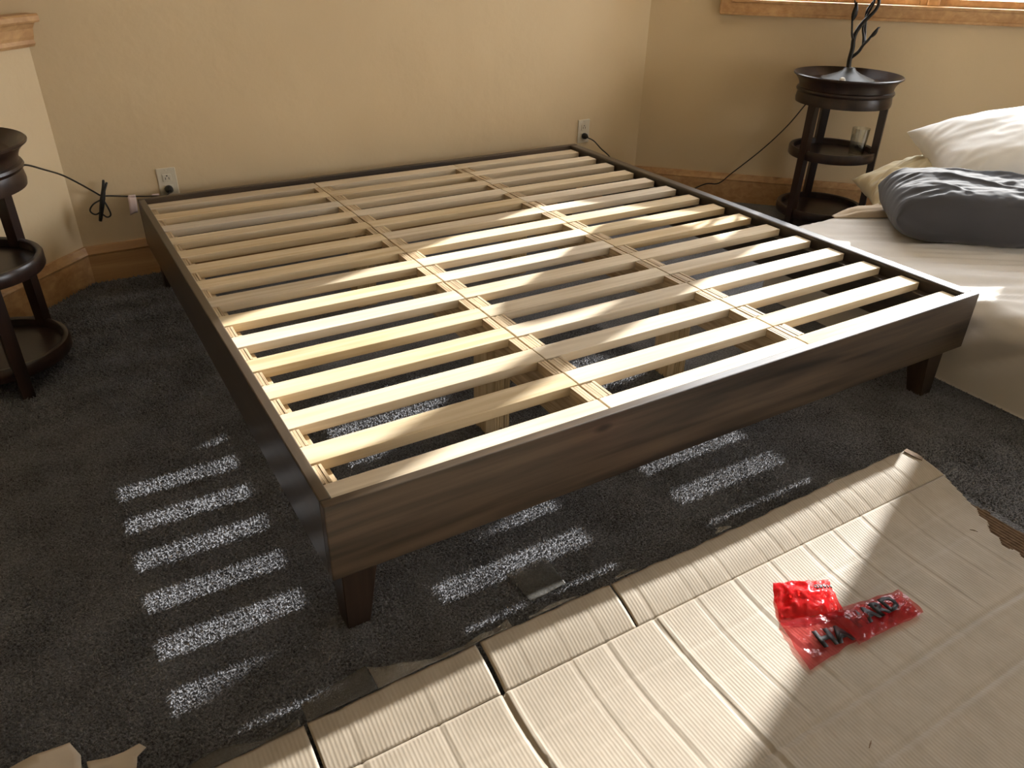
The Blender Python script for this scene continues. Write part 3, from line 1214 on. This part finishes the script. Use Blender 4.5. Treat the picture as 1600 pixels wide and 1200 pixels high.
XC = [(-.09, .0016), (.052, .0012), (.187, .0042), (.335, .001), (.42, .0014), (.545, .0026), (.655, .0012), (.765, .0016), (.875, .0011),
      (.985, .0014), (1.085, .0012), (1.19, .0015), (1.295, .001), (1.375, .0013)]
sp = .005
gx = np.arange(-.80, 1.5351, sp)
gy = np.arange(-1.50, FOLD + .0001, sp)
X, Y = np.meshgrid(gx, gy)
Z = np.full_like(X, .0085)
Z += .0025 * np.sin(X * 3.1 + 1.2) * np.sin(Y * 4.3) + .0225 * np.clip((Y - FOLD + .17) / .17, 0, 1) ** 2
for cx_, dp in XC:
    wob = .0035 * np.sin(Y * 17 + cx_ * 30) * (1.0 if dp > .002 else .3)
    fade = np.clip((Y + .72) / .1, .25, 1) if dp < .002 else np.where(Y > -.80, 1.0, .6)
    D = X - cx_ - wob
    Z += fade * (groove(D, .0042, dp) + lip(D, .006, dp * .45))
for cy_, dp, xa in ((-.700, .0030, -9), (-.806, .0032, .55), (-.455, .0008, -9), (-.53, .0007, -9)):
    wob = .004 * np.sin(X * 13 + cy_ * 9) * (.5 + .5 * np.sin(X * 5))
    D = -(Y - cy_ - wob)
    Z += (X > xa) * (groove(D, .005, dp) + lip(D, .007, dp * .5))
# cut between two inner flaps at lower right
D = X - .602 - (Y + .70) * -.58
Z += ((Y < -.805) * 1.0) * groove(D, .004, .003)
Z = np.maximum(Z, .004)
# torn right-hand boundary
ty = np.array([-1.5, -.78, -.70, -.63, -.606, -.568, -.521, -.48, -.43, -.40, FOLD])
tx = np.array([1.36, 1.385, 1.41, 1.438, 1.428, 1.445, 1.479, 1.500, 1.517, 1.525, 1.533])
xb = np.interp(Y, ty, tx) + .006 * np.sin(Y * 140) * (Y < -.47)
Xs = X.copy()
m_in = X <= xb
mq = m_in[:-1, :-1] & m_in[1:, 1:] & m_in[1:, :-1] & m_in[:-1, 1:]
o = grid_obj('main_panel', X - .6, Y + .8, Z, 'card', card, thick=.0035, mask=mq)
# bare corrugation where the facing has torn away
gx = np.arange(1.33, 1.527, .0012)
gy = np.linspace(-1.5, -.455, 60)
X, Y = np.meshgrid(gx, gy)
Z = .0035 + .0018 * np.sin(X * 2 * math.pi / .0105)
edge_x = 1.522 + .004 * np.sin(Y * 60)
mk = (X < edge_x) & (X > np.interp(Y, ty, tx) - .05)
mq = mk[:-1, :-1] & mk[1:, 1:] & mk[1:, :-1] & mk[:-1, 1:]
o = grid_obj('bare_corrugation', X - .6, Y + .8, Z, 'brown_torn', card, thick=.0015, mask=mq)


# raised flaps along the back fold
def flap(x0, x1, rise, depth, dy=0.0, skew=0.0, lift0=.0295):
    n = max(6, int((x1 - x0) / sp))
    gx = np.linspace(x0, x1, n)
    gv = np.linspace(0, 1, 22)
    X, V = np.meshgrid(gx, gv)
    rag = .0014 * np.sin(X * 31 + 1) + .0012 * np.sin(X * 83)
    Y = FOLD - .001 + V * (depth + dy * (X - x0) / (x1 - x0)) + rag * V ** 3
    Z = lift0 + V * rise + .004 * np.sin(V * math.pi) + .004 * V * np.sin(X * 6)
    Xo = X + skew * V * (X - x0) / (x1 - x0)
    for cx_, dp in XC + [(.25, .0012), (.70, .0016), (.93, .0018), (1.13, .0017), (1.24, .0016), (1.42, .002)]:
        D = X - cx_
        Z += groove(D, .004, dp * .5) + lip(D, .006, dp * .15)
    return grid_obj('flap', Xo - .6, Y + .8, Z, 'card', card, thick=.0035)


flap(-.80, -.155, .028, .098)
flap(-.149, .180, .031, .097)
flap(.1895, .497, .034, .096)
fl4 = flap(.5015, 1.532, .036, .096, skew=-.035)
# torn notch at the end of the right flap
notch = [*[(x_, FOLD + v_, .0315 + (v_ - .004) / .096 * .036 + .004 * math.sin(math.pi * v_ / .1) + .004 * v_ / .1 * math.sin(x_ * 6)) for x_, v_ in ((1.474, .092), (1.490, .094), (1.506, .070), (1.511, .055), (1.500, .050), (1.485, .070))]]
bm = bmesh.new()
vs = [bm.verts.new((x - .6, y + .8, z + .0012)) for x, y, z in notch]
bm.faces.new(vs)
ex = bmesh.ops.extrude_face_region(bm, geom=bm.faces[:])
for v in ex['geom']:
    if isinstance(v, bmesh.types.BMVert):
        v.co.z += .0015
from_bm('torn_patch', bm, 'brown_torn', card)


# tape left along the flap edges: rumpled ribbons
def ribbon(pts, wdt, mat, name='tape_strip', parent=card, seed=0.0, off=(.6, -.8, 0), waves=.006, n=60):
    P = np.array(pts, float)
    t = np.linspace(0, len(P) - 1, n)
    C = np.stack([np.interp(t, np.arange(len(P)), P[:, k]) for k in range(3)], -1)
    W = np.interp(t, np.arange(len(P)), wdt if hasattr(wdt, '__len__') else [wdt] * len(P))
    T = np.gradient(C, axis=0)
    T /= np.linalg.norm(T, axis=1)[:, None]
    S = np.stack([-T[:, 1], T[:, 0], 0 * T[:, 0]], -1)
    v = np.linspace(0, 1, 7)
    pts3 = C[:, None, :] + S[:, None, :] * (W[:, None] * v[None, :])[:, :, None]
    nz = vnoise(pts3[..., 0] * 22 + seed, pts3[..., 1] * 30, seed + 0 * pts3[..., 0])
    pts3[..., 2] += waves * nz * (.3 + v[None, :])
    pts3[..., 2] = np.maximum(pts3[..., 2], .004)
    return grid_obj(name, pts3[..., 0] - off[0], pts3[..., 1] - off[1], pts3[..., 2] - off[2], mat, parent, thick=.0006)


ribbon([(-.62, -.273, 0.046), (-.45, -.273, 0.050), (-.30, -.273, 0.056), (-.22, -.273, 0.058), (-.16, -.273, 0.060)], [.03, .012, .030, .004, .012], 'grey_film', seed=1)
ribbon([(-.148, -.273, 0.062), (-.10, -.273, 0.064), (-.02, -.273, 0.066)], [.040, .045, .058], 'grey_film', seed=2, waves=.003)
ribbon([(-.018, -.273, 0.066), (.06, -.273, 0.068), (.15, -.273, 0.068), (.22, -.273, 0.070), (.262, -.273, 0.070)], [.050, .016, .010, .012, .020], 'clear_film', seed=3, waves=.010)
ribbon([(.30, -.273, 0.070), (.36, -.273, 0.071), (.42, -.273, 0.071)], [.003, .010, .003], 'clear_film', seed=4)
ribbon([(.515, -.273, 0.071), (.545, -.273, 0.071), (.575, -.273, 0.071)], [.004, .016, .003], 'clear_film', seed=5)
ribbon([(.80, -.273, 0.071), (.825, -.273, 0.071), (.85, -.273, 0.071)], [.003, .016, .003], 'clear_film', seed=6)
ribbon([(1.18, -.273, 0.071), (1.205, -.273, 0.071), (1.23, -.273, 0.071)], [.003, .008, .003], 'clear_film', seed=7)
ribbon([(1.545, -.360, .012), (1.54, -.39, .012), (1.535, -.42, .010)], [.004, -.022, -.004], 'clear_film', seed=8, waves=.014)

# small plastic film scrap lying on the carpet under the bed edge
X, Y = np.meshgrid(np.linspace(0, 1, 30), np.linspace(0, 1, 26))
a_, b_2, c_, d_2 = (np.array(p) for p in ((.352, -.094), (.462, -.088), (.456, -.180), (.362, -.190)))
Pq = (a_[:, None, None] * (1 - X) * (1 - Y) + b_2[:, None, None] * X * (1 - Y) + c_[:, None, None] * X * Y + d_2[:, None, None] * (1 - X) * Y)
Zq = .009 + .003 * (1 - Y) ** 2 + .0015 * vnoise(X * 3, Y * 3, 0 * X)
o = grid_obj('plastic_scrap', Pq[0], Pq[1], Zq, 'grey_film', None, thick=.0005)
tag(o, 'small rectangular scrap of grey film lying flat on the carpet before the bed', 'plastic scrap')

# two curled kraft scraps at the lower left corner
def scrap(poly, h, label, seed):
    bm = bmesh.new()
    vs = [bm.verts.new((x, y, 0)) for x, y in poly]
    f = bm.faces.new(vs)
    bmesh.ops.triangulate(bm, faces=bm.faces[:])
    bmesh.ops.subdivide_edges(bm, edges=bm.edges[:], cuts=5, use_grid_fill=True)
    for v in bm.verts:
        v.co.z = .011 + h * (.5 + .5 * mnoise.noise(Vector((v.co.x * 9 + seed, v.co.y * 9, seed)))) + max(0, v.co.y + .16) * .25
    o = from_bm('paper_scrap', bm, 'paper', None, smooth=True)
    o.modifiers.new('solid', 'SOLIDIFY').thickness = .0012
    tag(o, label, 'paper scrap', 'kraft scraps')


scrap([(-.66, -.10), (-.56, -.085), (-.505, -.088), (-.492, -.118), (-.50, -.20), (-.66, -.22)], .010, 'pointed pale kraft paper scrap at the lower left photo corner', 1.3)
scrap([(-.486, -.130), (-.455, -.138), (-.43, -.140), (-.405, -.138), (-.396, -.150), (-.412, -.158), (-.425, -.22), (-.48, -.22)], .010,
      'pale kraft scrap with a curled rounded tip beside the flattened cardboard', 4.4)

# small dark splinters on the cardboard
for k, (x, y, a) in enumerate(((1.10, -.885, -.9), (.70, -.775, .45), (1.412, -.530, -1.0))):
    o = tube('wood_splinter', [(x - .009 * math.cos(a), y - .009 * math.sin(a), .0115), (x, y, .013), (x + .009 * math.cos(a), y + .009 * math.sin(a), .0115)],
             [.0006, .0014, .0005], 'brown_torn', None, 6)
    tag(o, ('small dark splinter by the cardboard crease nearest the right photo edge', 'small dark splinter on the cardboard below the red bag',
            'thin dark splinter on the cardboard near its torn right edge')[k], 'splinter', 'splinters on the cardboard')

# ------------------------------------------------------------------ red hardware bag
bag = empty('plastic_bag', (.90, -.53, .011), 'crumpled translucent red plastic hardware bag with black lettering lying on the cardboard', 'plastic bag')


def patch(name, c, hfun, mat, n=44, wr=.004, seed=0.0, parent=bag):
    """c: four floor points a,b,c,d in order"""
    U, V = np.meshgrid(np.linspace(0, 1, n), np.linspace(0, 1, n))
    c = [np.array(p) for p in c]
    px = c[0][0] * (1 - U) * (1 - V) + c[1][0] * U * (1 - V) + c[2][0] * U * V + c[3][0] * (1 - U) * V
    py = c[0][1] * (1 - U) * (1 - V) + c[1][1] * U * (1 - V) + c[2][1] * U * V + c[3][1] * (1 - U) * V
    z = hfun(U, V)
    e_ = np.minimum(1, 8 * np.minimum(np.minimum(U, 1 - U), np.minimum(V, 1 - V)) + .15)
    k1 = np.abs(vnoise(px * 12 + py * 22 + seed, py * 40 - px * 34, seed + 0 * px))
    k2 = np.abs(vnoise(px * 60 + 9 * seed, py * 45, seed + 0 * px)) - .2
    z = z + e_ * wr * (1.6 * (.45 - k1) + .5 * k2)
    px = px + .004 * vnoise(px * 40, py * 40, seed + 5 + 0 * px)
    py = py + .004 * vnoise(px * 40, py * 40, seed + 9 + 0 * px)
    z = np.maximum(z, .0012)
    o = grid_obj(name, px - bag.location.x, py - bag.location.y, z, mat, parent)
    o['kind'] = ''
    del o['kind']
    return (c, hfun)


# folded bundle (several layers) in the sun
patch('folded_bundle', ((.838, -.408), (.962, -.468), (.906, -.556), (.786, -.490)), lambda u, v: .006 + .020 * np.sin(np.pi * np.clip(u, 0, 1)) * np.sin(np.pi * v) ** .7, 'red_film', wr=.006, seed=1)
patch('folded_bundle', ((.842, -.412), (.956, -.466), (.900, -.550), (.796, -.494)), lambda u, v: .003 + .010 * np.sin(np.pi * u) * np.sin(np.pi * v), 'red_film', wr=.004, seed=2)
patch('folded_bundle', ((.846, -.418), (.925, -.458), (.884, -.552), (.772, -.505)), lambda u, v: .002 + .003 * np.sin(np.pi * u) * np.sin(np.pi * v), 'red_film_thin', wr=.002, seed=3)
# loose underside reaching towards the camera
patch('loose_flap', ((.772, -.500), (.905, -.535), (.915, -.612), (.733, -.612)), lambda u, v: .003 + .006 * np.sin(np.pi * u) * (1 - v), 'red_film_thin', wr=.003, seed=4)
# twisted strip running to the right
STRIP = ((.872, -.528), (1.070, -.566), (1.060, -.634), (.866, -.620))
hs = lambda u, v: .006 + .012 * np.exp(-((u - .15) / .22) ** 2) * np.sin(np.pi * v) + .005 * np.sin(np.pi * v)
patch('bag_strip', STRIP, hs, 'red_film_thin', wr=.006, seed=6, n=60)
patch('bag_strip', ((.885, -.535), (1.064, -.570), (1.055, -.630), (.880, -.615)), lambda u, v: .002 + .003 * np.sin(np.pi * v), 'red_film_thin', wr=.002, seed=7)


def lettering(text, origin, ang, size, zlift, hf=None, mat='ink'):
    cu = bpy.data.curves.new('lettering', 'FONT')
    cu.body = text
    cu.size = size
    cu.offset = size * .055
    cu.resolution_u = 2
    tmp = bpy.data.objects.new('tmp_text', cu)
    COL.objects.link(tmp)
    dg = bpy.context.evaluated_depsgraph_get()
    me = bpy.data.meshes.new_from_object(tmp.evaluated_get(dg))
    bpy.data.objects.remove(tmp)
    me.name = 'lettering'
    me.materials.clear()
    me.materials.append(MAT[mat])
    o = link(bpy.data.objects.new('lettering', me), bag)
    ca, sa = math.cos(ang), math.sin(ang)
    for v in me.vertices:
        x, y = v.co.x, v.co.y
        X_ = origin[0] + x * ca - y * sa
        Y_ = origin[1] + x * sa + y * ca
        v.co = (X_ - bag.location.x, Y_ - bag.location.y, zlift)
    o.modifiers.new('solid', 'SOLIDIFY').thickness = .0004
    return o


lettering('HARD', (.890, -.597), math.radians(-3), .048, .0195)
lettering('HA', (.795, -.590), math.radians(-14), .054, .0105)
lettering('HARD', (.932, -.492), math.radians(150), .014, .027)
